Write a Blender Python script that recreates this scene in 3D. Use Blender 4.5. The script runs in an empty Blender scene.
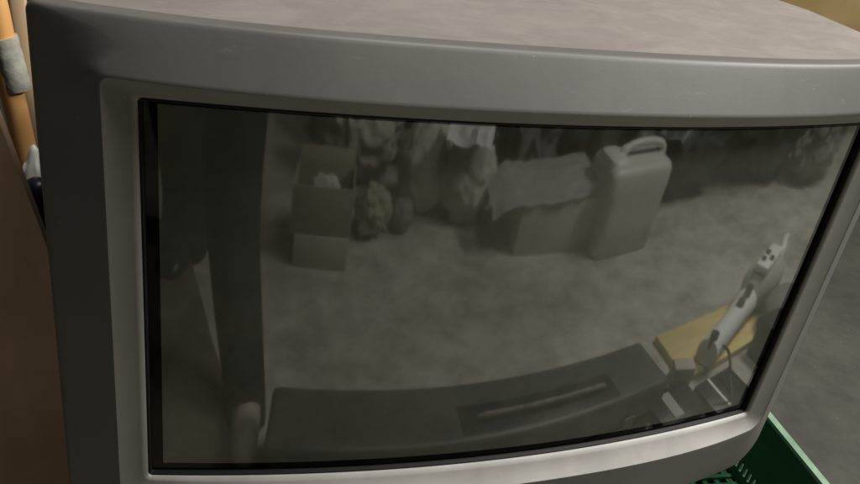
import bpy, bmesh, math, random
from mathutils import Vector, Matrix, noise
random.seed(7)
SC = bpy.context.scene
COL = SC.collection
FL = -0.55          # floor height; the origin is the middle of the screen

# ------------------------------------------------------------------ helpers
def tag(o, label=None, cat=None, group=None, kind=None):
    if label: o['label'] = label
    if cat: o['category'] = cat
    if group: o['group'] = group
    if kind: o['kind'] = kind
    return o

def thing(name, label, cat, loc=(0, 0, 0), rot=(0, 0, 0), group=None):
    o = bpy.data.objects.new(name, None); COL.objects.link(o)
    o.location = loc; o.rotation_euler = rot; o.empty_display_size = .05
    return tag(o, label, cat, group)

def build(name, bm, mat, parent=None, smooth=True, ang=35, loc=None, rot=None):
    bmesh.ops.recalc_face_normals(bm, faces=bm.faces[:])
    if smooth:
        for f in bm.faces: f.smooth = True
        for e in bm.edges:
            if len(e.link_faces) == 2 and e.calc_face_angle(0) > math.radians(ang): e.smooth = False
    me = bpy.data.meshes.new(name); bm.to_mesh(me); bm.free()
    me.materials.append(mat)
    o = bpy.data.objects.new(name, me); COL.objects.link(o)
    if parent is not None: o.parent = parent
    if loc: o.location = loc
    if rot: o.rotation_euler = rot
    return o

def NB(): return bmesh.new()

def box(bm, c, s, bev=0.0, rot=None, seg=2):
    """box centred on c with full size s, bevelled edges"""
    r = bmesh.ops.create_cube(bm, size=1)
    vs = r['verts']
    for v in vs: v.co = Vector((v.co.x * s[0], v.co.y * s[1], v.co.z * s[2]))
    if bev > 0:
        es = list({e for v in vs for e in v.link_edges})
        rb = bmesh.ops.bevel(bm, geom=es, offset=bev, segments=seg, affect='EDGES', profile=.5)
        vs = list({v for f in rb['faces'] for v in f.verts} | {v for v in vs if v.is_valid})
    M = rot.to_matrix() if rot is not None else Matrix.Identity(3)
    for v in vs: v.co = M @ v.co + Vector(c)
    return vs

def tube(bm, pts, rad, n=12, cap=True):
    """swept tube along pts; rad a number or one per point"""
    pts = [Vector(p) for p in pts]
    if not hasattr(rad, '__len__'): rad = [rad] * len(pts)
    rings = []; up = None
    for i, p in enumerate(pts):
        t = (pts[min(i + 1, len(pts) - 1)] - pts[max(i - 1, 0)]).normalized()
        if up is None:
            up = Vector((0, 0, 1)) if abs(t.z) < .9 else Vector((1, 0, 0))
        a = (up - t * up.dot(t)).normalized(); up = a; b = t.cross(a)
        rings.append([bm.verts.new(p + (a * math.cos(k * 2 * math.pi / n) + b * math.sin(k * 2 * math.pi / n)) * rad[i]) for k in range(n)])
    for r0, r1 in zip(rings, rings[1:]):
        for k in range(n): bm.faces.new((r0[k], r0[(k + 1) % n], r1[(k + 1) % n], r1[k]))
    if cap: bm.faces.new(rings[0]); bm.faces.new(rings[-1])

def loft(bm, rings, close0=False, close1=False):
    R = [[bm.verts.new(p) for p in r] for r in rings]
    n = len(R[0])
    for a, b in zip(R, R[1:]):
        for k in range(n): bm.faces.new((a[k], a[(k + 1) % n], b[(k + 1) % n], b[k]))
    if close0: bm.faces.new(R[0])
    if close1: bm.faces.new(R[-1])
    return R

def smooth_pts(pts, n=8):
    """Catmull-Rom through pts"""
    P = [Vector(p) for p in pts]; P = [P[0] * 2 - P[1]] + P + [P[-1] * 2 - P[-2]]
    out = []
    for i in range(1, len(P) - 2):
        for k in range(n):
            t = k / n; a, b, c, d = P[i - 1:i + 3]
            out.append(.5 * ((2 * b) + (c - a) * t + (2 * a - 5 * b + 4 * c - d) * t * t + (3 * b - a - 3 * c + d) * t ** 3))
    out.append(P[-2]); return out

def blob(bm, c, s, amp=.12, freq=2.2, seed=0, sub=4, flat=None, fold=0):
    r = bmesh.ops.create_icosphere(bm, subdivisions=sub, radius=1)
    for v in r['verts']:
        p = v.co.copy(); q = p * freq + Vector((seed * 7.3, seed * 3.1, seed))
        d = noise.noise(q) * amp + noise.noise(q * 2.3) * amp * .5
        if fold: d += -abs(noise.noise(q * 1.4)) * fold + -abs(noise.noise(q * 3.1)) * fold * .5
        p *= 1 + d
        v.co = Vector((p.x * s[0], p.y * s[1], p.z * s[2])) + Vector(c)
        if flat is not None and v.co.z < flat: v.co.z = flat + (v.co.z - flat) * .03

# ------------------------------------------------------------------ materials
def mat(name):
    m = bpy.data.materials.new(name); m.use_nodes = True
    nt = m.node_tree; return m, nt, nt.nodes['Principled BSDF']

def plain(name, col, rough=.6, spec=.5, var=.25, scale=6, bump=0.0, bscale=60, tint=None, metal=0, specks=0, dust_light=None, dust=None, dusts=3.0, dustamt=.5, stretch=None):
    m, nt, b = mat(name); N = nt.nodes.new; L = nt.links.new
    tc = N('ShaderNodeTexCoord'); src = tc.outputs['Object']
    if stretch:
        mp = N('ShaderNodeMapping'); mp.inputs['Scale'].default_value = stretch; L(src, mp.inputs['Vector']); src = mp.outputs['Vector']
    nz = N('ShaderNodeTexNoise'); nz.inputs['Scale'].default_value = scale; nz.inputs['Detail'].default_value = 8; nz.inputs['Roughness'].default_value = .62
    L(src, nz.inputs['Vector'])
    rp = N('ShaderNodeValToRGB'); rp.color_ramp.elements[0].position = .3; rp.color_ramp.elements[1].position = .72
    c2 = tint or col
    rp.color_ramp.elements[0].color = (*[x * (1 - var) for x in col], 1)
    rp.color_ramp.elements[1].color = (*[min(1, x * (1 + var)) for x in c2], 1)
    L(nz.outputs['Fac'], rp.inputs['Fac']); out = rp.outputs['Color']
    if dust:
        n2 = N('ShaderNodeTexNoise'); n2.inputs['Scale'].default_value = dusts; n2.inputs['Detail'].default_value = 10; n2.inputs['Roughness'].default_value = .7
        n2.inputs['Distortion'].default_value = .6
        L(src, n2.inputs['Vector'])
        mr = N('ShaderNodeMapRange'); mr.inputs['From Min'].default_value = .42; mr.inputs['From Max'].default_value = .68
        mr.inputs['To Max'].default_value = dustamt
        L(n2.outputs['Fac'], mr.inputs['Value'])
        mx = N('ShaderNodeMix'); mx.data_type = 'RGBA'; mx.inputs['B'].default_value = (*dust, 1)
        L(mr.outputs['Result'], mx.inputs['Factor']); L(out, mx.inputs['A']); out = mx.outputs['Result']
    if dust_light:  # upward faces paler: dust, plus light from above put into the colour
        ge = N('ShaderNodeNewGeometry'); sz = N('ShaderNodeSeparateXYZ'); L(ge.outputs['Normal'], sz.inputs[0])
        m1 = N('ShaderNodeMapRange'); m1.inputs['From Min'].default_value = .2; m1.inputs['From Max'].default_value = .6; m1.inputs['To Max'].default_value = .9
        L(sz.outputs['Z'], m1.inputs['Value'])
        m2 = N('ShaderNodeMath'); m2.operation = 'MULTIPLY'; L(m1.outputs['Result'], m2.inputs[0])
        m3 = N('ShaderNodeMapRange'); m3.inputs['From Min'].default_value = .3; m3.inputs['From Max'].default_value = .6; m3.inputs['To Min'].default_value = .65
        L(nz.outputs['Fac'], m3.inputs['Value']); L(m3.outputs['Result'], m2.inputs[1])
        mx = N('ShaderNodeMix'); mx.data_type = 'RGBA'; mx.inputs['B'].default_value = (*dust_light, 1)
        L(m2.outputs[0], mx.inputs['Factor']); L(out, mx.inputs['A']); out = mx.outputs['Result']
    if specks:
        v_ = N('ShaderNodeTexVoronoi'); v_.inputs['Scale'].default_value = 95; L(tc.outputs['Object'], v_.inputs['Vector'])
        w_ = N('ShaderNodeTexWhiteNoise'); L(v_.outputs['Position'], w_.inputs['Vector'])
        a_ = N('ShaderNodeMath'); a_.operation = 'MULTIPLY'; a_.inputs[1].default_value = .11; L(w_.outputs['Value'], a_.inputs[0])
        p_ = N('ShaderNodeMath'); p_.operation = 'SUBTRACT'; p_.inputs[1].default_value = .045; L(a_.outputs[0], p_.inputs[0])
        l_ = N('ShaderNodeMath'); l_.operation = 'LESS_THAN'; L(v_.outputs['Distance'], l_.inputs[0]); L(p_.outputs[0], l_.inputs[1])
        k_ = N('ShaderNodeMath'); k_.operation = 'MULTIPLY'; k_.inputs[1].default_value = specks; L(l_.outputs[0], k_.inputs[0])
        mx = N('ShaderNodeMix'); mx.data_type = 'RGBA'; mx.inputs['B'].default_value = (.5, .48, .44, 1)
        L(k_.outputs[0], mx.inputs['Factor']); L(out, mx.inputs['A']); out = mx.outputs['Result']
        n4 = N('ShaderNodeTexNoise'); n4.inputs['Scale'].default_value = 1.6; n4.inputs['Detail'].default_value = 12; n4.inputs['Roughness'].default_value = .8
        mp4 = N('ShaderNodeMapping'); mp4.inputs['Scale'].default_value = (12, 60, 60); mp4.inputs['Rotation'].default_value = (.2, .5, .3); L(tc.outputs['Object'], mp4.inputs['Vector']); L(mp4.outputs['Vector'], n4.inputs['Vector'])
        r4 = N('ShaderNodeMapRange'); r4.inputs['From Min'].default_value = .60; r4.inputs['From Max'].default_value = .75; r4.inputs['To Max'].default_value = .35; L(n4.outputs['Fac'], r4.inputs['Value'])
        mx = N('ShaderNodeMix'); mx.data_type = 'RGBA'; mx.inputs['B'].default_value = (.3, .29, .27, 1)
        L(r4.outputs['Result'], mx.inputs['Factor']); L(out, mx.inputs['A']); out = mx.outputs['Result']
    L(out, b.inputs['Base Color'])
    b.inputs['Roughness'].default_value = rough; b.inputs['Specular IOR Level'].default_value = spec; b.inputs['Metallic'].default_value = metal
    if bump:
        n3 = N('ShaderNodeTexNoise'); n3.inputs['Scale'].default_value = bscale; n3.inputs['Detail'].default_value = 6
        L(tc.outputs['Object'], n3.inputs['Vector'])
        bp = N('ShaderNodeBump'); bp.inputs['Strength'].default_value = bump; bp.inputs['Distance'].default_value = .002
        L(n3.outputs['Fac'], bp.inputs['Height']); L(bp.outputs['Normal'], b.inputs['Normal'])
    return m

M = {}
M['frame'] = plain('grey_plastic', (.092, .086, .081), .5, .35, .08, 14, .05, 1400, specks=.25, dust=(.12, .115, .105), dusts=9, dustamt=.4)
M['bevel'] = plain('grey_bevel_plastic', (.165, .160, .147), .5, .35, .08, 14, .05, 1400, specks=.25, dust_light=(.43, .415, .395))
M['cabinet'] = plain('dusty_cabinet_plastic', (.165, .146, .135), .7, .2, .12, 5, .06, 1400, specks=.4, dust=(.30, .28, .25), dusts=22, dustamt=.22, stretch=(1, 1.6, 1))
M['rubber'] = plain('black_rubber', (.006, .006, .006), .6, .2, .2, 20)
M['jerry'] = plain('white_translucent_plastic', (.70, .71, .64), .35, .5, .05, 4)
M['white'] = plain('white_plastic', (.82, .82, .78), .4, .5, .06, 6)
M['bag'] = plain('white_film', (.74, .75, .71), .3, .5, .1, 8)
M['card'] = plain('cardboard', (.36, .32, .235), .85, .1, .15, 5, .2, 80)
M['card2'] = plain('pale_cardboard', (.50, .47, .39), .85, .1, .15, 5, .2, 80)
M['greycard'] = plain('grey_board', (.60, .60, .51), .85, .1, .15, 5, .2, 80)
M['blackbag'] = plain('black_film', (.075, .082, .080), .4, .4, .3, 6)
M['darkcloth'] = plain('dark_cloth', (.020, .021, .022), .9, .1, .3, 10, .3, 200)
M['jacket'] = plain('dark_jacket_cloth', (.016, .018, .020), .9, .1, .3, 10, .3, 200)
M['sackcloth'] = plain('sackcloth', (.62, .60, .52), .9, .1, .2, 9, .3, 60)
M['greycloth'] = plain('grey_cloth', (.22, .21, .20), .9, .1, .3, 5, .5, 30)
M['beige'] = plain('beige_cloth', (.36, .30, .22), .9, .1, .2, 5, .5, 30)
M['case'] = plain('black_hard_shell', (.060, .064, .056), .45, .5, .35, 6, .2, 300, dust=(.10, .105, .085), dusts=9, dustamt=.5)
M['blackpl'] = plain('black_plastic', (.018, .019, .022), .4, .5, .2, 20)
M['greylabel'] = plain('grey_paper', (.42, .42, .38), .8, .1, .1, 20)
M['chrome'] = plain('worn_metal', (.5, .5, .48), .3, .5, .1, 20, metal=1)
M['greyhandle'] = plain('scuffed_grey_plastic', (.16, .16, .15), .55, .4, .5, 60)
M['blue'] = plain('dark_blue_plastic', (.012, .018, .035), .35, .5, .2, 20)
M['yellow'] = plain('yellow_wood', (.74, .60, .27), .7, .3, .15, 5, .1, 60, stretch=(1, 8, 1))
M['skin'] = plain('skin', (.36, .31, .25), .55, .4, .08, 10)
M['hair'] = plain('black_hair', (.010, .008, .007), .5, .4, .3, 60)
M['green'] = plain('green_plastic', (.013, .092, .034), .45, .45, .2, 9, dust=(.07, .15, .10), dusts=20, dustamt=.25)
M['rim'] = plain('lit_green_plastic', (.13, .23, .15), .5, .4, .15, 14, dust=(.26, .34, .26), dusts=18, dustamt=.7)  # paler green: light caught along the rim is put into its colour
M['stand'] = plain('dark_wood', (.035, .025, .018), .6, .3, .3, 5, stretch=(1, 6, 6))
M['tape'] = plain('silver_duct_tape', (.36, .36, .31), .5, .5, .35, 30, .6, 90, dust=(.14, .13, .10), dusts=30, dustamt=.5)

def wood(name, c1, c2, rough=.6, axis=(1, 1, .12), scale=14, bump=.15):
    m, nt, b = mat(name); N = nt.nodes.new; L = nt.links.new
    tc = N('ShaderNodeTexCoord'); mp = N('ShaderNodeMapping'); mp.inputs['Scale'].default_value = axis
    L(tc.outputs['Object'], mp.inputs['Vector'])
    n1 = N('ShaderNodeTexNoise'); n1.inputs['Scale'].default_value = scale; n1.inputs['Detail'].default_value = 8; n1.inputs['Distortion'].default_value = .8
    L(mp.outputs['Vector'], n1.inputs['Vector'])
    n2 = N('ShaderNodeTexNoise'); n2.inputs['Scale'].default_value = 7; n2.inputs['Detail'].default_value = 6
    L(tc.outputs['Object'], n2.inputs['Vector'])
    ad = N('ShaderNodeMath'); ad.operation = 'ADD'; L(n1.outputs['Fac'], ad.inputs[0]); L(n2.outputs['Fac'], ad.inputs[1])
    rp = N('ShaderNodeValToRGB'); rp.color_ramp.elements[0].position = .38; rp.color_ramp.elements[1].position = .64
    hv = N('ShaderNodeMath'); hv.operation = 'MULTIPLY'; hv.inputs[1].default_value = .5; L(ad.outputs[0], hv.inputs[0])
    rp.color_ramp.elements[0].color = (*c1, 1); rp.color_ramp.elements[1].color = (*c2, 1)
    L(hv.outputs[0], rp.inputs['Fac']); L(rp.outputs['Color'], b.inputs['Base Color'])
    b.inputs['Roughness'].default_value = rough
    bp = N('ShaderNodeBump'); bp.inputs['Strength'].default_value = bump; bp.inputs['Distance'].default_value = .001
    L(n1.outputs['Fac'], bp.inputs['Height']); L(bp.outputs['Normal'], b.inputs['Normal'])
    return m
M['board'] = wood('brown_board', (.36, .235, .155), (.54, .37, .25))
M['board2'] = wood('old_brown_board', (.11, .09, .06), (.19, .155, .105))
M['pole'] = wood('varnished_bamboo', (.60, .30, .10), (.78, .44, .17), .35, scale=30)
M['lath'] = wood('pale_lath', (.5, .34, .2), (.62, .45, .28), .6, scale=30)
M['ply'] = wood('ochre_plywood', (.25, .175, .065), (.36, .26, .11), .7, (1, .3, 1), 4)

def glass_mat(name, base, film):
    """tinted picture tube face: dark phosphor seen under glossy glass with a thin, uneven film of dust"""
    m, nt, b = mat(name); N = nt.nodes.new; L = nt.links.new
    tc = N('ShaderNodeTexCoord')
    n1 = N('ShaderNodeTexNoise'); n1.inputs['Scale'].default_value = 9; n1.inputs['Detail'].default_value = 10; n1.inputs['Roughness'].default_value = .7
    L(tc.outputs['Object'], n1.inputs['Vector'])
    rp = N('ShaderNodeValToRGB'); rp.color_ramp.elements[0].position = .35; rp.color_ramp.elements[1].position = .7
    rp.color_ramp.elements[0].color = (*base, 1); rp.color_ramp.elements[1].color = (*film, 1)
    L(n1.outputs['Fac'], rp.inputs['Fac'])
    vo = N('ShaderNodeTexVoronoi'); vo.inputs['Scale'].default_value = 75
    L(tc.outputs['Object'], vo.inputs['Vector'])
    th = N('ShaderNodeMapRange'); th.inputs['From Min'].default_value = .055; th.inputs['From Max'].default_value = .03; th.inputs['To Max'].default_value = .22
    L(vo.outputs['Distance'], th.inputs['Value'])
    mx = N('ShaderNodeMix'); mx.data_type = 'RGBA'; mx.inputs['B'].default_value = (.25, .25, .22, 1)
    L(th.outputs['Result'], mx.inputs['Factor']); L(rp.outputs['Color'], mx.inputs['A'])
    L(mx.outputs['Result'], b.inputs['Base Color'])
    b.inputs['IOR'].default_value = 1.78; b.inputs['Specular IOR Level'].default_value = .5
    b.inputs['Roughness'].default_value = .035
    r2 = N('ShaderNodeMapRange'); r2.inputs['To Min'].default_value = .010; r2.inputs['To Max'].default_value = .060
    L(n1.outputs['Fac'], r2.inputs['Value']); L(r2.outputs['Result'], b.inputs['Roughness'])
    return m
M['glass'] = glass_mat('picture_tube_glass', (.056, .060, .047), (.098, .104, .082))
M['glassb'] = glass_mat('black_edged_glass', (.002, .002, .002), (.004, .004, .004))
M['glassb'].node_tree.nodes['Principled BSDF'].inputs['IOR'].default_value = 1.35

def floor_mat():
    m, nt, b = mat('concrete'); N = nt.nodes.new; L = nt.links.new
    tc = N('ShaderNodeTexCoord'); o = tc.outputs['Object']
    n1 = N('ShaderNodeTexNoise'); n1.inputs['Scale'].default_value = 2.2; n1.inputs['Detail'].default_value = 12; n1.inputs['Roughness'].default_value = .62; L(o, n1.inputs['Vector'])
    n2 = N('ShaderNodeTexNoise'); n2.inputs['Scale'].default_value = 13; n2.inputs['Detail'].default_value = 10; n2.inputs['Roughness'].default_value = .7; L(o, n2.inputs['Vector'])
    rp = N('ShaderNodeValToRGB'); rp.color_ramp.elements[0].position = .40; rp.color_ramp.elements[1].position = .60
    rp.color_ramp.elements[0].color = (.27, .26, .215, 1); rp.color_ramp.elements[1].color = (.54, .525, .45, 1)
    mxn = N('ShaderNodeMix'); mxn.inputs['Factor'].default_value = .5; L(n1.outputs['Fac'], mxn.inputs['A']); L(n2.outputs['Fac'], mxn.inputs['B'])
    L(mxn.outputs['Result'], rp.inputs['Fac'])
    # darker concrete beside and behind the set, with an uneven edge
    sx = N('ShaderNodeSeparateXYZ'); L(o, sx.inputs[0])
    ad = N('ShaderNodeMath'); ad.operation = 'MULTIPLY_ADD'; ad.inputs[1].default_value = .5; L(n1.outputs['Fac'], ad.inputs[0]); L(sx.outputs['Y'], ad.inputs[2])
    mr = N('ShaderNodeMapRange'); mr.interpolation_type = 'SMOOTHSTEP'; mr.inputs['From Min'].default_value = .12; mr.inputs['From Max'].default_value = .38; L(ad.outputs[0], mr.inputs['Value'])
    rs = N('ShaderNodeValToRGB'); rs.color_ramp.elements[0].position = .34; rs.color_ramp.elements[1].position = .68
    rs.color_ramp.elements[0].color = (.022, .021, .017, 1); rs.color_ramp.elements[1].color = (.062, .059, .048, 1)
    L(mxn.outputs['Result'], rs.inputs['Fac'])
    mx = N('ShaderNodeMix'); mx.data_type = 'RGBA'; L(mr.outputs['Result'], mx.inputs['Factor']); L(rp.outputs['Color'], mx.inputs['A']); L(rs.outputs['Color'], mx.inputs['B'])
    # grit
    vo = N('ShaderNodeTexVoronoi'); vo.inputs['Scale'].default_value = 28; L(o, vo.inputs['Vector'])
    th = N('ShaderNodeMapRange'); th.inputs['From Min'].default_value = .05; th.inputs['From Max'].default_value = .02; th.inputs['To Max'].default_value = .22; L(vo.outputs['Distance'], th.inputs['Value'])
    m2 = N('ShaderNodeMix'); m2.data_type = 'RGBA'; m2.inputs['B'].default_value = (.3, .29, .25, 1); L(th.outputs['Result'], m2.inputs['Factor']); L(mx.outputs['Result'], m2.inputs['A'])
    L(m2.outputs['Result'], b.inputs['Base Color']); b.inputs['Roughness'].default_value = .85
    bp = N('ShaderNodeBump'); bp.inputs['Strength'].default_value = .4; bp.inputs['Distance'].default_value = .003; L(n2.outputs['Fac'], bp.inputs['Height']); L(bp.outputs['Normal'], b.inputs['Normal'])
    return m
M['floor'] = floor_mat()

# ------------------------------------------------------------------ setting
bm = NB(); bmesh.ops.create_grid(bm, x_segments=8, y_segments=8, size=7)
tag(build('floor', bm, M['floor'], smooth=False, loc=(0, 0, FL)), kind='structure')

# ------------------------------------------------------------------ television
tv = thing('television', 'large old grey widescreen tube television, dusty on top, its dark screen reflecting the room', 'television', (0, 0, -.27))
def T(p): return Vector((p[0], p[1], p[2] + .27))     # children are placed relative to the base
def Oy(x): return .022 + .1635 * x * x + 1.53 * x ** 4
def Fy(x): return .243 * x * x + 1.44 * x ** 4
def Gy(x, z): return .0132 + .3074 * x * x + .0388 * z * z
def Sy(x, z): return Gy(x, z) + .0045

def rrect(x0, x1, z0, z1, rt, rb, nx=56, nz=22, nc=7):
    """rounded rectangle in the x-z plane, counter-clockwise from the bottom left"""
    P = []
    def side(a, b, n):
        for k in range(n): P.append((a[0] + (b[0] - a[0]) * k / n, a[1] + (b[1] - a[1]) * k / n))
    def arc(cx, cz, r, a0):
        for k in range(nc): 
            a = a0 + math.pi / 2 * k / nc; P.append((cx + r * math.cos(a), cz + r * math.sin(a)))
    side((x0 + rb, z0), (x1 - rb, z0), nx); arc(x1 - rb, z0 + rb, rb, -math.pi / 2)
    side((x1, z0 + rb), (x1, z1 - rt), nz); arc(x1 - rt, z1 - rt, rt, 0)
    side((x1 - rt, z1), (x0 + rt, z1), nx); arc(x0 + rt, z1 - rt, rt, math.pi / 2)
    side((x0, z1 - rt), (x0, z0 + rb), nz); arc(x0 + rb, z0 + rb, rb, math.pi)
    return P

XG, ZG = .290, .160
XB, ZBT, ZBB = .3111, .1738, -.1772
XO, ZOT, ZOB = .3514, .2089, -.2552
ringG = rrect(-XG, XG, -ZG, ZG, .0035, .0035)
ringB = rrect(-XB, XB, ZBB, ZBT, .006, .016)
ringO = rrect(-XO, XO, ZOB, ZOT, .007, .034)
def mixr(a, b, t): return [(p[0] + (q[0] - p[0]) * t, p[1] + (q[1] - p[1]) * t) for p, q in zip(a, b)]
def inset(r, d, x0, x1, z0, z1, rt, rb): return rrect(x0 + d, x1 - d, z0 + d, z1 - d, max(rt - d, .001), max(rb - d, .001))
def g3(r, dy=0): return [T((x, Gy(x, z) + dy, z)) for x, z in r]
def f3(r, dy=0): return [T((x, Fy(x) + dy, z)) for x, z in r]
def o3(r, dy=0): return [T((x, Oy(x) + dy, z)) for x, z in r]
def lerp3(a, b, t, off=0): return [p.lerp(q, t) + Vector((0, off, 0)) for p, q in zip(a, b)]

G0 = g3(ringG); B0 = f3(ringB)
bm = NB()
loft(bm, [g3(inset(ringG, .0006, -XG, XG, -ZG, ZG, .0035, .0035), .006), g3(ringG, .0008), lerp3(G0, B0, .04, -.0003), lerp3(G0, B0, .22, -.0003), lerp3(G0, B0, .26, .0),
          lerp3(G0, B0, .93, 0), B0])
build('screen_bezel', bm, M['bevel'], tv, ang=50)
O0 = o3(ringO)
bm = NB()
def midring(t, r):
    a = [-XB + (-XO + XB) * t, XB + (XO - XB) * t, ZBB + (ZOB - ZBB) * t, ZBT + (ZOT - ZBT) * t]
    return [T((x, (1 - t) * Fy(x * XB / a[1]) + t * Oy(x * XO / a[1]) - .0006, z)) for x, z in rrect(*a, r, max(r, .016 + .018 * t))]
def oin(d): return inset(ringO, d, -XO, XO, ZOB, ZOT, .007, .034)
loft(bm, [f3(ringB, .001), f3(ringB, -.0002), lerp3(B0, O0, .025, -.0006), lerp3(B0, O0, .07, -.0006), midring(.22, .012), midring(.5, .036), midring(.75, .030), midring(.90, .014),
          lerp3(B0, O0, .955, -.0005), lerp3(B0, O0, .975, -.0001), lerp3(B0, O0, .992, .0006), o3(ringO, .0018), o3(ringO, .0115), o3(oin(.0022), .0125)])
build('front_frame', bm, M['frame'], tv, ang=38)
# rear shell
bm = NB()
def shell(x, zt, zb, r, y): return [T((a, y, b)) for a, b in rrect(-x, x, zb, zt, r, r)]
loft(bm, [o3(oin(.0016), .010), o3(oin(.0016), .05), [T((p[0], .11 + .25 * Oy(p[0]), p[1])) for p in rrect(-.344, .344, -.262, .2115, .014, .03)],
          [T((p[0], .20, p[1])) for p in rrect(-.342, .342, -.268, .2125, .016, .03)],
          shell(.336, .209, -.270, .02, .30), shell(.325, .200, -.270, .03, .325), shell(.25, .150, -.265, .035, .40), shell(.215, .12, -.26, .04, .50), shell(.20, .10, -.25, .04, .51)], close1=True)
sh = build('rear_shell', bm, M['cabinet'], tv, ang=50)
# cooling slots, high on the back where the shell slopes down
bm = NB()
for k in range(18):
    box(bm, T((-.19 + k * .0224, .365, .1785)), (.010, .052, .004), .0008, rot=Matrix.Rotation(math.radians(-34), 3, 'X').to_euler())
build('vent_grille', bm, M['rubber'], tv)
# gasket
bm = NB()
loft(bm, [g3(inset(ringG, .0004, -XG, XG, -ZG, ZG, .0035, .0035), .001), g3(inset(ringG, .0014, -XG, XG, -ZG, ZG, .0035, .0035), .0009),
          g3(inset(ringG, .0028, -XG, XG, -ZG, ZG, .0035, .0035), .0030), g3(inset(ringG, .003, -XG, XG, -ZG, ZG, .0035, .0035), .0060)])
build('screen_gasket', bm, M['rubber'], tv)
# tube face: clear area and blackened edge on one continuous curved surface
XV, ZVT, ZVB = .2785, .1555, -.1495
bm = NB(); nx, nz = 90, 50
V = [[bm.verts.new(T((x, Sy(x, z), z))) for x in [-XV + 2 * XV * i / nx for i in range(nx + 1)]] for z in [ZVB + (ZVT - ZVB) * j / nz for j in range(nz + 1)]]
for j in range(nz):
    for i in range(nx): bm.faces.new((V[j][i], V[j][i + 1], V[j + 1][i + 1], V[j + 1][i]))
build('screen', bm, M['glass'], tv)
bm = NB()
inn = rrect(-XV, XV, ZVB, ZVT, .0005, .0005); out = rrect(-XG + .002, XG - .002, -ZG + .002, ZG - .002, .002, .002)
loft(bm, [[T((x, Sy(x, z), z)) for x, z in mixr(inn, out, t)] for t in (0, .35, .7, 1)])
build('screen_edge', bm, M['glassb'], tv)

# low stand that carries the set
st = thing('television_stand', 'low dark wooden stand under the television, beside the green crate', 'stand', (-.06, .25, FL))
for n_, c, s in (('top_board', (0, 0, .265), (.50, .44, .028)), ('base_board', (0, 0, .016), (.50, .44, .030)),
                 ('side_panel', (-.236, 0, .141), (.026, .42, .218)), ('side_panel', (.236, 0, .141), (.026, .42, .218)), ('back_panel', (0, .2, .141), (.444, .012, .218))):
    bm = NB(); box(bm, c, s, .002); build(n_, bm, M['stand'], st)

# ------------------------------------------------------------------ green crate under the right-hand corner
cr = thing('plastic_crate', 'open dark green plastic crate with rim painted pale as if lit under the right end of television', 'crate', (.405, .255, FL), (0, 0, math.radians(-4)))
W, D, H = .37, .50, .155; th = .004
def slotted(bm, a, b, z0, z1, z2, z3, n, t):
    """wall from a to b with a row of n upright slots between z1 and z2"""
    a = Vector(a); b = Vector(b); L_ = (b - a).length; d = (b - a).normalized(); ang = math.atan2(d.y, d.x); R = Matrix.Rotation(ang, 3, 'Z').to_euler()
    def piece(s0, s1, h0, h1):
        c = a + d * (s0 + s1) / 2; box(bm, (c.x, c.y, (h0 + h1) / 2), (s1 - s0, t, h1 - h0), 0, R)
    piece(0, L_, z0, z1); piece(0, L_, z2, z3)
    p = L_ / n
    for k in range(n + 1):
        s0 = max(0, k * p - p * .27); s1 = min(L_, k * p + p * .27); piece(s0, s1, z1, z2)
def wall(a, b, n):
    bm = NB(); slotted(bm, a, b, .004, .03, .047, .066, n, th); box(bm, ((a[0]+b[0])/2, (a[1]+b[1])/2, (.066+H-.006)/2), (abs(a[0]-b[0])+(th if a[0]==b[0] else 0), abs(a[1]-b[1])+(th if a[1]==b[1] else 0), H-.072))
    build('side_wall', bm, M['green'], cr, smooth=False)
wall((W / 2, -D / 2), (W / 2, D / 2), 44); wall((-W / 2, -D / 2), (-W / 2, D / 2), 44)
wall((-W / 2 + .002, -D / 2 + .002), (W / 2 - .002, -D / 2 + .002), 26); wall((-W / 2 + .002, D / 2 - .002), (W / 2 - .002, D / 2 - .002), 26)
bm = NB(); r_ = [rrect(-W / 2 - .003 + d, W / 2 + .003 - d, -D / 2 - .003 + d, D / 2 + .003 - d, .02, .02) for d in (0, .0, .011, .011)]
loft(bm, [[Vector((x, y, z)) for x, y in r] for r, z in zip(r_, (H - .012, H, H, H - .006))])
build('rim', bm, M['rim'], cr)
bm = NB()
for k in range(17): box(bm, (-W / 2 + .012 + k * (W - .024) / 16, 0, .006), (.008, D - .012, .005), 0)
for k in range(27): box(bm, (0, -D / 2 + .012 + k * (D - .024) / 26, .0115), (W - .012, .007, .005), 0)
build('base_grid', bm, M['green'], cr, smooth=False)

# things in the crate
b1 = NB(); blob(b1, (0, 0, .03), (.07, .11, .035), .25, 2.5, 3, 4, .002, .35)
tag(build('plastic_bag', b1, M['blackbag'], loc=(.38, .16, FL + .015)), 'crumpled black plastic bag lying inside the green crate', 'bag')

# ------------------------------------------------------------------ left: board, pole, lath, canister
bm = NB()
pts = [(-.80, .82), (-.448, .82), (-.409, .594), (-.387, .487), (-.345, .283), (-.335, .0), (-.80, .0)]
f0 = [bm.verts.new(((x + .385) * 1.1, -.009, z)) for x, z in pts]; f1 = [bm.verts.new(((x + .385) * 1.1, .009, z)) for x, z in pts]
bm.faces.new(f0); bm.faces.new(f1)
for k in range(len(pts)): bm.faces.new((f0[k], f0[(k + 1) % len(pts)], f1[(k + 1) % len(pts)], f1[k]))
bmesh.ops.bevel(bm, geom=bm.edges[:], offset=.0015, segments=2, affect='EDGES')
tag(build('wooden_board', bm, M['board'], loc=(-.385, .3, FL), rot=(0, 0, 0)), 'brown wooden board standing upright along the left side of the television', 'board')

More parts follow.
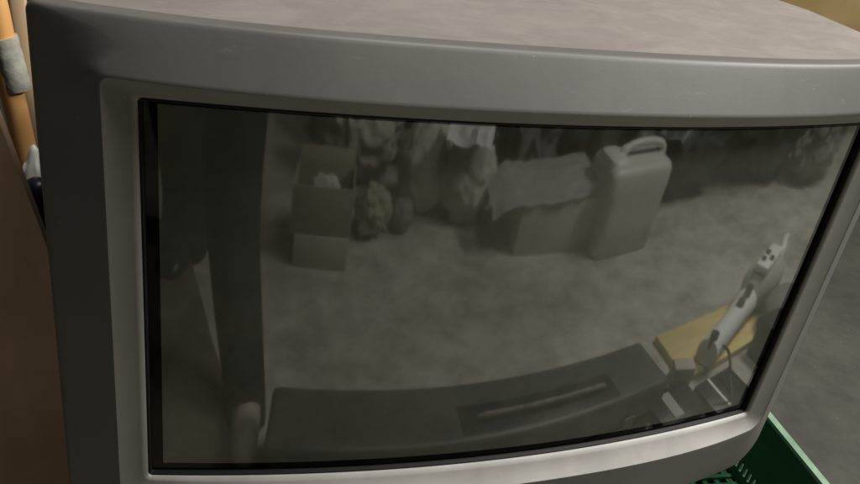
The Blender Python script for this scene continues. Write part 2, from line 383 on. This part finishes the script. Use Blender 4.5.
def at(y, x, z): return Vector((x, y, z))
pol = thing('broom_pole', 'orange bamboo pole wrapped with grey tape, leaning behind the brown board', 'pole', (-.37, .50, FL))
def P_(p): return Vector(p) - Vector((-.37, .50, FL))
ax = [(-.372, .50, FL + .001), (-.4265, .50, -.03), (-.4285, .50, .0), (-.4335, .50, .065), (-.4400, .50, .12), (-.476, .50, .42), (-.50, .5, .62)]
bm = NB(); tube(bm, smooth_pts([P_(p) for p in ax], 5), .0128, 20)
build('shaft', bm, M['pole'], pol)
bm = NB(); q = smooth_pts([P_((-.4225, .50, -.012)), P_((-.427, .50, .020)), P_((-.4315, .50, .047))], 6)
tube(bm, q, [.0150 + .0012 * math.sin(i * 1.9) * .3 for i in range(len(q))], 20)
for v in bm.verts: v.co += Vector((noise.noise(v.co * 90), noise.noise(v.co * 90 + Vector((9, 0, 0))), noise.noise(v.co * 70))) * .0008
build('tape_wrap', bm, M['tape'], pol)
bm = NB(); box(bm, (0, 0, .52), (.017, .017, 1.04), .0025)
tag(build('wooden_lath', bm, M['lath'], loc=(-.3865, .56, FL), rot=(0, math.radians(-3.2), 0)), 'pale wooden lath standing between the taped pole and the television', 'lath')

bm = NB(); blob(bm, (0, 0, .25), (.036, .03, .265), .10, 2.0, 44, 5, .002, .08)
for v in bm.verts: v.co.x += .10 * max(0, v.co.z - .42) * .6
tag(build('plastic_bag', bm, M['white'], loc=(-.402, .405, FL), ang=80), 'crumpled white plastic bag squeezed between the brown board and the television', 'bag')
can = thing('bottle', 'dark blue bottle with a round knob, in front of the white bag', 'bottle', (-.392, .35, FL))
bm = NB(); prof = [(.020, .0), (.022, .006), (.022, .40), (.018, .44), (.009, .462), (.009, .482)]
loft(bm, [[(r * math.cos(2 * math.pi * k / 24), r * math.sin(2 * math.pi * k / 24), z) for k in range(24)] for r, z in prof], True, True); build('body', bm, M['blue'], can)
bm = NB(); bmesh.ops.create_uvsphere(bm, u_segments=20, v_segments=14, radius=.0145); build('knob', bm, M['blue'], can, loc=(0, 0, .487))

# ------------------------------------------------------------------ plywood sheet far right behind the set
bm = NB(); box(bm, (0, 0, .65), (1.9, .015, 1.3), .002)
tag(build('plywood_sheet', bm, M['ply'], loc=(2.05, 1.62, FL), rot=(math.radians(-4), 0, math.radians(-12))), 'ochre plywood sheet standing behind the right end of the television', 'board')

# ================================================================== things in front of the set, seen mirrored in the screen
# jerrycan
je = thing('jerrycan', 'white plastic jerrycan with a moulded loop handle, beside the open cardboard box', 'jerrycan', (.850, -.965, FL), (0, 0, 0)); je.scale = (.97, 1, .90)
bm = NB(); rr = []
for z, sx, sy, r in ((0, .118, .078, .02), (.006, .124, .084, .025), (.10, .126, .086, .028), (.20, .132, .088, .028), (.245, .134, .088, .03), (.262, .128, .080, .03), (.272, .112, .062, .03)):
    rr.append([Vector((x, y, z)) for x, y in rrect(-sx, sx, -sy, sy, r, r, 10, 8, 5)])
loft(bm, rr, True, True); build('body', bm, M['jerry'], je, ang=60)
bm = NB(); tube(bm, smooth_pts([(-.070, 0, .262), (-.055, 0, .288), (-.01, 0, .304), (.065, 0, .304), (.115, 0, .288), (.126, 0, .245)], 6), [.016] * 8 + [.0125] * 17 + [.014] * 6, 14); build('handle', bm, M['white'], je)
bm = NB()
loft(bm, [[Vector((x, y, z)) for x, y in rrect(a, b, -sy, sy, r, r, 10, 8, 5)] for z, a, b, sy, r in ((.235, -.132, -.035, .070, .028), (.262, -.130, -.045, .066, .028), (.280, -.122, -.056, .056, .024), (.287, -.108, -.066, .042, .018))], True, True)
build('shoulder', bm, M['white'], je)

# open carton beside it
rz = math.radians(5)
cb = thing('cardboard_box', 'pale cardboard box beside the white jerrycan, with white sheeting over its top', 'box', (.61, -1.06, FL), (0, 0, rz))
def open_box(par, w, d, h, m, t=.004):
    for c, s in (((0, d / 2, h / 2), (w, t, h)), ((0, -d / 2, h / 2), (w, t, h)), ((-w / 2 + t / 2, 0, h / 2), (t, d - t, h - .002)), ((w / 2 - t / 2, 0, h / 2), (t, d - t, h - .002))):
        bm = NB(); box(bm, c, s, .001); build('side_panel', bm, m, par)
    bm = NB(); box(bm, (0, 0, .003), (w - 2 * t, d - 2 * t, .004)); build('base_panel', bm, m, par)
open_box(cb, .28, .20, .150, M['greycard'])
bm = NB(); nu, nv = 46, 26
g = [[None] * (nv + 1) for _ in range(nu + 1)]
for i in range(nu + 1):
    for j in range(nv + 1):
        u = i / nu; v = j / nv; x = -.24 + u * .375; y = -.115 + v * .225
        p = Vector((x, y, .160 + .09 * max(0, x + .1) - .02 * (v > .93) - .05 * max(0, -.17 - x) / .09))
        p += Vector((noise.noise(p * 22), noise.noise(p * 25 + Vector((4, 0, 0))), abs(noise.noise(p * 16 + Vector((0, 7, 0)))) * 1.4)) * .009
        g[i][j] = bm.verts.new(p)
for i in range(nu):
    for j in range(nv): bm.faces.new((g[i][j], g[i + 1][j], g[i + 1][j + 1], g[i][j + 1]))
bmesh.ops.solidify(bm, geom=bm.faces[:], thickness=.002)
tag(build('plastic_sheet', bm, M['bag'], loc=(.61, -1.06, FL), rot=(0, 0, rz)), 'crumpled white plastic sheeting draped over the rim of the long cardboard box', 'sheet')

# small stacked cartons on the left
bm = NB(); box(bm, (0, 0, .041), (.155, .12, .082), .004)
tag(build('carton', bm, M['card2'], loc=(-.155, -.99, FL), rot=(0, 0, .04)), 'small pale carton, lower one of the stack behind the person\'s foot', 'carton')
uc = thing('open_carton', 'brown open carton, upper one of the stack, with a raised lid flap', 'carton', (-.160, -1.0, FL + .083), (0, 0, .03))
open_box(uc, .17, .13, .115, M['card'])
bm = NB(); box(bm, (0, 0, .018), (.165, .003, .036), .001); build('flap', bm, M['card'], uc, loc=(0, -.066, .115), rot=(.5, 0, 0))
bm = NB(); blob(bm, (0, 0, .055), (.05, .035, .055), .2, 2.0, 5, 4, .002, .1)
tag(build('crumpled_paper', bm, M['greycard'], loc=(-.16, -.99, FL + .096)), 'crumpled grey paper sticking out of the upper brown carton', 'paper')

def sack(name, m, loc, s, seed, label, cat, fold=.35, amp=.2, rot=0):
    group = {'bin_bag': 'black bin bags heaped along the floor'}.get(name)
    bm = NB(); blob(bm, (0, 0, s[2] * .93), s, amp, 1.9, seed, 5, .002, fold)
    tag(build(name, bm, m, loc=loc, rot=(0, 0, rot), ang=80), label, cat, group)
sack('cloth_bundle', M['card'], (.0, -1.10, FL), (.062, .05, .07), 11, 'small brown cloth bundle beside the stack of cartons', 'bundle', .2, .35)
sack('sack', M['sackcloth'], (.18, -1.25, FL), (.10, .085, .135), 2, 'round grey sack standing between the small brown bundle and the black bags', 'sack', .06, .08)
sack('bin_bag', M['blackbag'], (.46, -1.46, FL), (.24, .15, .22), 4, 'black bin bag slumped behind the long cardboard box', 'bag')
sack('bin_bag', M['blackbag'], (.86, -1.62, FL), (.26, .2, .26), 8, 'largest black bin bag, behind the white jerrycan', 'bag')
sack('bin_bag', M['blackbag'], (1.28, -1.20, FL), (.33, .19, .23), 12, 'long black bin bag just right of the jerrycan', 'bag')
sack('bin_bag', M['blackbag'], (1.78, -1.10, FL), (.30, .17, .22), 15, 'black bin bag under the beige cloth, at the far end of the row', 'bag')
sack('cloth_bundle', M['greycloth'], (2.02, -.90, FL), (.19, .12, .16), 21, 'grey cloth bundle at the far end of the row of bags', 'bundle', .4, .25)
sack('crumpled_cloth', M['beige'], (1.43, -1.04, FL + .30), (.10, .06, .05), 23, 'beige crumpled cloth on the far end of the long black bin bag', 'cloth', .4, .3)
sack('cloth_heap', M['beige'], (.12, -1.62, FL), (.3, .15, .2), 31, 'beige cloth heap far behind the round grey sack', 'cloth', .4, .25)
sack('cloth_bundle', M['sackcloth'], (.33, -1.19, FL), (.10, .08, .125), 51, 'pale bundle just right of the round grey sack', 'bundle', .12, .15)
sack('cloth_bundle', M['card2'], (-.04, -1.42, FL), (.15, .10, .15), 53, 'pale brown bundle behind the small brown bundle', 'bundle', .4, .25)
sack('cloth_bundle', M['greycloth'], (.62, -1.34, FL), (.13, .09, .24), 57, 'upright grey bundle directly behind the long cardboard box', 'bundle', .45, .3)
sack('cloth_bundle', M['greycloth'], (1.08, -1.28, FL), (.06, .06, .26), 59, 'narrow upright grey roll behind the jerrycan', 'bundle', .1, .1)
sack('crumpled_cloth', M['sackcloth'], (1.62, -.98, FL + .33), (.12, .07, .05), 61, 'pale crumpled cloth on the black bin bag at the far end', 'cloth', .15, .3)
sack('crumpled_cloth', M['white'], (1.30, -1.08, FL + .36), (.07, .05, .025), 63, 'small white crumpled cloth on top of the long black bin bag', 'cloth', .4, .3)
sack('crumpled_cloth', M['greycloth'], (.10, -1.13, FL), (.04, .04, .045), 67, 'small pale crumpled cloth on the floor before the round grey sack', 'cloth', .06, .12)
bm = NB(); bmesh.ops.create_grid(bm, x_segments=14, y_segments=10, size=.5)
for v in bm.verts:
    v.co = Vector((v.co.x * .15, v.co.y * .09, 0)); v.co.z = .03 * noise.noise(v.co * 12) + .02 * abs(noise.noise(v.co * 24))
bmesh.ops.solidify(bm, geom=bm.faces[:], thickness=.0015)
tag(build('sheet_of_paper', bm, M['white'], loc=(.29, -1.13, FL + .262), rot=(-.5, .05, .3)), 'bent white sheet of paper lying on the pale bundle by the round grey sack', 'paper')
bm = NB(); box(bm, (0, 0, .24), (.12, .05, .48), .01)
tag(build('foam_block', bm, M['greycard'], loc=(1.22, -1.42, FL), rot=(0, .15, .2)), 'grey foam block standing behind the long black bin bag', 'block')

# black case at the foot of the stand
ca = thing('hard_case', 'long black hard case lying flat on the floor in front of the television stand', 'case', (.17, -.318, FL), (0, 0, math.radians(.3)))
bm = NB(); box(bm, (0, 0, .030), (.77, .125, .056), .008); build('lower_shell', bm, M['case'], ca)
bm = NB(); box(bm, (0, 0, .095), (.79, .135, .068), .012, seg=3); build('upper_shell', bm, M['case'], ca)
bm = NB(); box(bm, (.10, .022, .1285), (.33, .062, .004), .001); build('recessed_panel', bm, M['blackpl'], ca)
bm = NB(); tube(bm, smooth_pts([(-.03, .028, .128), (-.025, .028, .140), (.10, .030, .143), (.225, .028, .140), (.23, .028, .128)], 5), .0055, 10); build('handle', bm, M['greyhandle'], ca)
for x in (-.26, .30):
    bm = NB(); box(bm, (x, .070, .066), (.03, .006, .032), .002); build('latch', bm, M['greyhandle'], ca)

# back row of cartons
for (x, y, w_, d_, h_, r_z, m_, lab) in ((-.02, -1.72, .34, .22, .20, .2, 'card', 'wide brown carton at the back, behind the brown bundles'),
        (.30, -1.62, .22, .2, .26, -.3, 'greycard', 'pale square carton at the back, behind the round grey sack'),
        (.66, -1.52, .18, .16, .30, .15, 'card', 'tall brown carton between the black bags, behind the cardboard box'),
        (1.12, -1.48, .24, .16, .30, .1, 'card2', 'tall pale carton behind the jerrycan and the grey roll')):
    k = thing('carton', lab, 'carton', (x, y, FL), (0, 0, r_z), 'cartons standing at the back')
    bm = NB(); box(bm, (0, 0, h_ / 2), (w_, d_, h_), .003); build('carton_body', bm, M[m_], k)
    bm = NB(); box(bm, (0, 0, h_ + .0012), (w_ * .98, .045, .0015)); build('packing_tape', bm, M['tape'], k)
# coiled hose and toolbox behind the vacuum cleaner
hc = [(.062 * math.cos(a * .35), .062 * math.sin(a * .35), .020 + .0011 * a) for a in range(46)]
hc += [(hc[-1][0] + .03, hc[-1][1] - .05, .05), (hc[-1][0] + .10, hc[-1][1] - .10, .03), (hc[-1][0] + .2, hc[-1][1] - .12, .014)]
bm = NB(); tube(bm, smooth_pts(hc, 3), .012, 12)
tag(build('hose_coil', bm, M['greylabel'], loc=(1.16, -.33, FL)), 'pale grey hose coiled up beside the white vacuum cleaner', 'hose')
tb = thing('toolbox', 'small dark grey toolbox behind the coiled hose and the vacuum cleaner', 'toolbox', (1.06, -.235, FL), (0, 0, .1))
bm = NB(); box(bm, (0, 0, .035), (.19, .10, .07), .006); build('body', bm, M['case'], tb)
bm = NB(); box(bm, (0, 0, .083), (.194, .104, .024), .006); build('lid', bm, M['blackpl'], tb)
bm = NB(); tube(bm, smooth_pts([(-.05, 0, .094), (-.045, 0, .115), (.045, 0, .115), (.05, 0, .094)], 5), .006, 10); build('handle', bm, M['greyhandle'], tb)

# yellow board with appliance
yr = math.radians(4)
bm = NB(); box(bm, (0, 0, .009), (.36, .17, .018), .002)
tag(build('yellow_board', bm, M['yellow'], loc=(.92, -.395, FL), rot=(0, 0, yr)), 'short yellow wooden board on the floor past the end of the black case', 'board')
ap = thing('vacuum_cleaner', 'white handheld vacuum cleaner with black knobs and a grey body, lying on the yellow board', 'vacuum cleaner', (.93, -.37, FL + .022), (0, 0, math.radians(-17)))
bm = NB(); tube(bm, [(-.14, 0, .03), (.02, 0, .035), (.10, 0, .04)], [.032, .032, .038], 20); build('tube', bm, M['white'], ap)
bm = NB(); tube(bm, smooth_pts([(.10, 0, .042), (.16, .0, .06), (.25, .01, .055), (.33, .01, .03)], 6), [.028 + .030 * math.sin(min(1, i / 18) * math.pi) for i in range(19)], 20); build('motor_body', bm, M['greylabel'], ap)
bm = NB(); box(bm, (.19, .0, .117), (.14, .05, .02), .008); build('top_plate', bm, M['white'], ap)
for x, y in ((.15, -.01), (.17, .012), (.19, -.012)):
    bm = NB(); tube(bm, [(x, y, .126), (x, y, .134)], .008, 14); build('button', bm, M['blackpl'], ap)
for x, z in ((-.13, .052), (.03, .058), (.07, .075)):
    bm = NB(); tube(bm, [(x, 0, z - .01), (x, 0, z + .022)], .012, 14); build('knob', bm, M['blackpl'], ap)
bm = NB(); tube(bm, smooth_pts([(.30, .01, .05), (.38, .0, .07), (.46, -.02, .06), (.55, -.03, .03)], 6), .012, 12); build('hose', bm, M['white'], ap)
bm = NB(); bmesh.ops.create_uvsphere(bm, u_segments=24, v_segments=16, radius=1)
for v in bm.verts: v.co = Vector((v.co.x * .085, v.co.y * .06, v.co.z * .045 + .045))
build('dust_cup', bm, M['greycloth'], ap, loc=(.15, .115, 0))
bm = NB(); tube(bm, smooth_pts([(-.10, .02, .04), (-.13, .06, .05), (-.16, .10, .02), (-.20, .13, .005), (-.24, .10, .003)], 8), .0035, 8)
build('power_cord', bm, M['blackpl'], ap)

# two cassettes
for (x, y, r, lab, st_) in ((.650, -.268, .03, 'black video cassette with a grey label, nearer the end of the black case', 0), (.790, -.225, .06, 'black video cassette with a white stripe across its middle', 1)):
    k = thing('video_cassette', lab, 'cassette', (x, y, FL), (0, 0, r), 'black video cassettes on the floor')
    bm = NB(); box(bm, (0, 0, .0135), (.13, .105, .025), .002); build('shell', bm, M['blackpl'], k)
    if st_ == 0:
        bm = NB(); box(bm, (-.012, .0, .0268), (.028, .075, .001)); build('paper_label', bm, M['greylabel'], k)
    else:
        bm = NB(); box(bm, (-.02, .0, .0268), (.007, .100, .001)); build('stripe', bm, M['white'], k)
bm = NB(); box(bm, (0, 0, .02), (.06, .04, .04), .003)
tag(build('wood_block', bm, M['card2'], loc=(.735, -.345, FL), rot=(0, 0, .5)), 'small pale wood block between the black case and the yellow board', 'block')

# brown board lying by the foot
bm = NB()
pp = [(-.60, -1.02), (-.509, -.881), (-.45, -.759), (-.39, -.622), (-.322, -.481), (-.275, -.393), (-.255, -.12), (-.68, -.12), (-.78, -1.02)]
f0 = [bm.verts.new((x, y, 0)) for x, y in pp]; f1 = [bm.verts.new((x, y, .02)) for x, y in pp]
bm.faces.new(f0); bm.faces.new(f1)
for k in range(len(pp)): bm.faces.new((f0[k], f0[(k + 1) % len(pp)], f1[(k + 1) % len(pp)], f1[k]))
tag(build('floor_board', bm, M['board2'], loc=(0, 0, FL), smooth=False), 'brown wooden board lying flat on the floor beside the person\'s foot', 'board')

# ------------------------------------------------------------------ the person taking the picture
CAM = Vector((-.2834, -.466, .3554)); YAW, PIT, ROL, FPX = .3745, -.5083, .1674, 824.19
fwd = Vector((math.sin(YAW) * math.cos(PIT), math.cos(YAW) * math.cos(PIT), math.sin(PIT)))
r0 = Vector((math.cos(YAW), -math.sin(YAW), 0)); u0 = r0.cross(fwd)
rt = math.cos(ROL) * r0 + math.sin(ROL) * u0; up = -math.sin(ROL) * r0 + math.cos(ROL) * u0

PO = Vector((-.40, -.86, FL))
person = thing('person', 'person in dark trousers and jacket bending forward, one bare ankle showing', 'person', PO)
def skin(name, chains, m, par, sub=2):
    """chains: lists of (point, radius); points that coincide are welded"""
    vs, es, rd = [], [], []
    def idx(p, r):
        for i, q in enumerate(vs):
            if (q - p).length < 1e-4: return i
        vs.append(p); rd.append(r); return len(vs) - 1
    for ch in chains:
        ids = [idx(Vector(p) - PO, r) for p, r in ch]
        es += list(zip(ids, ids[1:]))
    me = bpy.data.meshes.new(name); me.from_pydata([tuple(v) for v in vs], es, [])
    o = bpy.data.objects.new(name, me); COL.objects.link(o)
    md = o.modifiers.new('s', 'SKIN'); md.use_smooth_shade = True
    for i, d in enumerate(me.skin_vertices[0].data):
        r = rd[i]; d.radius = (r, r) if not hasattr(r, '__len__') else r; d.use_root = (i == 0)
    sb = o.modifiers.new('u', 'SUBSURF'); sb.levels = sub; sb.render_levels = sub
    dg = bpy.context.evaluated_depsgraph_get(); nm = bpy.data.meshes.new_from_object(o.evaluated_get(dg))
    o.modifiers.clear(); o.data = nm; nm.materials.clear(); nm.materials.append(m)
    for p in nm.polygons: p.use_smooth = True
    o.parent = par; return o
pelv = (-.41, -1.02, .33)
legR = [(pelv, .13), ((-.35, -.98, .30), .095), ((-.345, -.79, .12), .080), ((-.345, -.60, -.06), .056), ((-.335, -.545, -.25), .048), ((-.290, -.46, -.45), .030), ((-.276, -.425, -.505), .030), ((-.270, -.36, -.525), .028), ((-.266, -.31, -.534), .020)]
legL = [(pelv, .13), ((-.50, -.99, .30), .095), ((-.535, -.95, .12), .080), ((-.535, -.87, -.06), .085), ((-.535, -.92, -.25), .080), ((-.535, -.95, -.45), .036), ((-.535, -.95, -.505), .036)]
chest = (-.395, -.90, .72); neck = (-.39, -.85, .86)
phone_c = CAM - fwd * .030
hR = phone_c + rt * .085 - up * .030 - fwd * .012; hL = phone_c - rt * .085 - up * .030 - fwd * .012
armR = [(chest, (.15, .11)), ((-.22, -.87, .76), .06), ((-.13, -.86, .48), .045), (tuple(hR - fwd * .05 - up * .05), .026), (tuple(hR - fwd * .01), (.034, .018))]
armL = [(chest, (.15, .11)), ((-.57, -.87, .76), .06), ((-.62, -.84, .48), .045), (tuple(hL - fwd * .05 - up * .05), .026), (tuple(hL - fwd * .01), (.034, .018))]
hd = Vector((-.375, -.80, 1.0))
body = [[(pelv, .13), ((-.405, -.97, .50), .12), (chest, (.15, .11)), (neck, .055), (tuple(hd - Vector((0, .01, .05))), .070), (tuple(hd), .088), (tuple(hd + Vector((0, -.02, .07))), .070)], legR, legL, armR, armL]
for h, sgn in ((hR, 1), (hL, -1)):
    base = h - fwd * .01
    for k, L_ in enumerate((.070, .078, .074, .060)):
        off = up * (.030 - .019 * k)
        body.append([(tuple(base), .02), (tuple(base + off * .8 + fwd * .006 + rt * sgn * .012), .0095), (tuple(base + off + fwd * .022 + rt * sgn * .004), .0085), (tuple(base + off + fwd * .027 - rt * sgn * L_ * .45), .0075)])
    body.append([(tuple(base), .02), (tuple(base - fwd * .012 - rt * sgn * .02 - up * .01), .011), (tuple(base - fwd * .004 - rt * sgn * .045 + up * .01), .009)])
skin('body', body, M['skin'], person)
def thick(ch, k, a, b): return [(p, (r * k if not hasattr(r, '__len__') else (r[0] * k, r[1] * k))) for p, r in ch[a:b]]
tR = thick(legR, 1.14, 0, 5) + [((-.312, -.500, -.37), .050), ((-.292, -.460, -.45), .044), ((-.280, -.435, -.505), .042), ((-.276, -.425, -.545), .042), ((-.275, -.42, -.552), .040)]
tL = thick(legL, 1.14, 0, 5) + [((-.535, -.935, -.37), .062), ((-.535, -.945, -.48), .075), ((-.535, -.93, -.535), .075), ((-.535, -.86, -.535), .05)]
skin('trousers', [tR, tL, [(pelv, .148), ((-.408, -1.0, .42), .135)]], M['darkcloth'], person)
skin('jacket', [[((-.41, -1.01, .36), .15), ((-.405, -.97, .50), .14), (chest, (.17, .13)), ((-.39, -.86, .82), .075)], thick(armR, 1.2, 0, 4), thick(armL, 1.2, 0, 4)], M['jacket'], person)
skin('shoe', [[((-.535, -.965, -.50), .046), ((-.535, -.90, -.513), .040), ((-.537, -.83, -.524), .036), ((-.54, -.775, -.532), .028)]], M['blackpl'], person)
bm = NB(); bmesh.ops.create_uvsphere(bm, u_segments=32, v_segments=20, radius=1)
for v in bm.verts:
    p = v.co.copy(); k = 1 + .04 * noise.noise(p * 5)
    v.co = Vector((p.x * .098 * k, p.y * .112 * k - .015, p.z * .105 * k + .045))
bmesh.ops.delete(bm, geom=[v for v in bm.verts if v.co.y > .045 and v.co.z < .075 or v.co.z < -.02], context='VERTS')
build('hair', bm, M['hair'], person, loc=tuple(hd - PO))
for s in (-1, 1):
    bm = NB(); bmesh.ops.create_uvsphere(bm, u_segments=14, v_segments=10, radius=.012); build('eye', bm, M['white'], person, loc=tuple(hd - PO + Vector((s * .032, .076, .005))))
bm = NB(); tube(bm, [(0, .07, .02), (0, .098, -.02), (0, .085, -.03)], [.008, .014, .010], 10); build('nose', bm, M['skin'], person, loc=tuple(hd - PO))

ph = bpy.data.objects.new('phone', None); COL.objects.link(ph)
ph.matrix_world = Matrix((( rt.x, up.x, -fwd.x, phone_c.x), (rt.y, up.y, -fwd.y, phone_c.y), (rt.z, up.z, -fwd.z, phone_c.z), (0, 0, 0, 1)))
tag(ph, 'black phone held sideways in both hands by the bending person', 'phone')
bm = NB(); box(bm, (0, 0, 0), (.148, .072, .008), .003); build('phone_body', bm, M['blackpl'], ph)
bm = NB(); tube(bm, [(.0, .0, -.004), (.0, .0, -.006)], .007, 16); build('lens', bm, M['glassb'], ph)

# ------------------------------------------------------------------ light
def area(name, loc, target, sx, sy, power, col):
    l = bpy.data.lights.new(name, 'AREA'); l.shape = 'RECTANGLE'; l.size = sx; l.size_y = sy; l.energy = power; l.color = col
    o = bpy.data.objects.new(name, l); COL.objects.link(o); o.location = loc
    o.rotation_euler = (Vector(target) - Vector(loc)).to_track_quat('-Z', 'Y').to_euler(); return o
area('side_lamp', (1.6, -.30, 1.6), (.5, -.35, FL), .8, .4, 84, (1.0, .975, .92))
area('ceiling_lamp', (.45, .02, 2.15), (.3, -.05, FL), .9, .45, 38, (1.0, .97, .91))
w = bpy.data.worlds.new('World'); SC.world = w; w.use_nodes = True
w.node_tree.nodes['Background'].inputs['Color'].default_value = (1.0, .93, .84, 1); w.node_tree.nodes['Background'].inputs['Strength'].default_value = .055

# ------------------------------------------------------------------ camera
cd = bpy.data.cameras.new('camera'); co = bpy.data.objects.new('camera', cd); COL.objects.link(co)
co.matrix_world = Matrix(((rt.x, up.x, -fwd.x, CAM.x), (rt.y, up.y, -fwd.y, CAM.y), (rt.z, up.z, -fwd.z, CAM.z), (0, 0, 0, 1)))
cd.sensor_width = 36; cd.lens = FPX / 860 * 36; cd.clip_start = .01; cd.clip_end = 100
SC.camera = co
SC.view_settings.view_transform = 'Standard'; SC.view_settings.look = 'None'; SC.view_settings.exposure = 0; SC.view_settings.gamma = 1
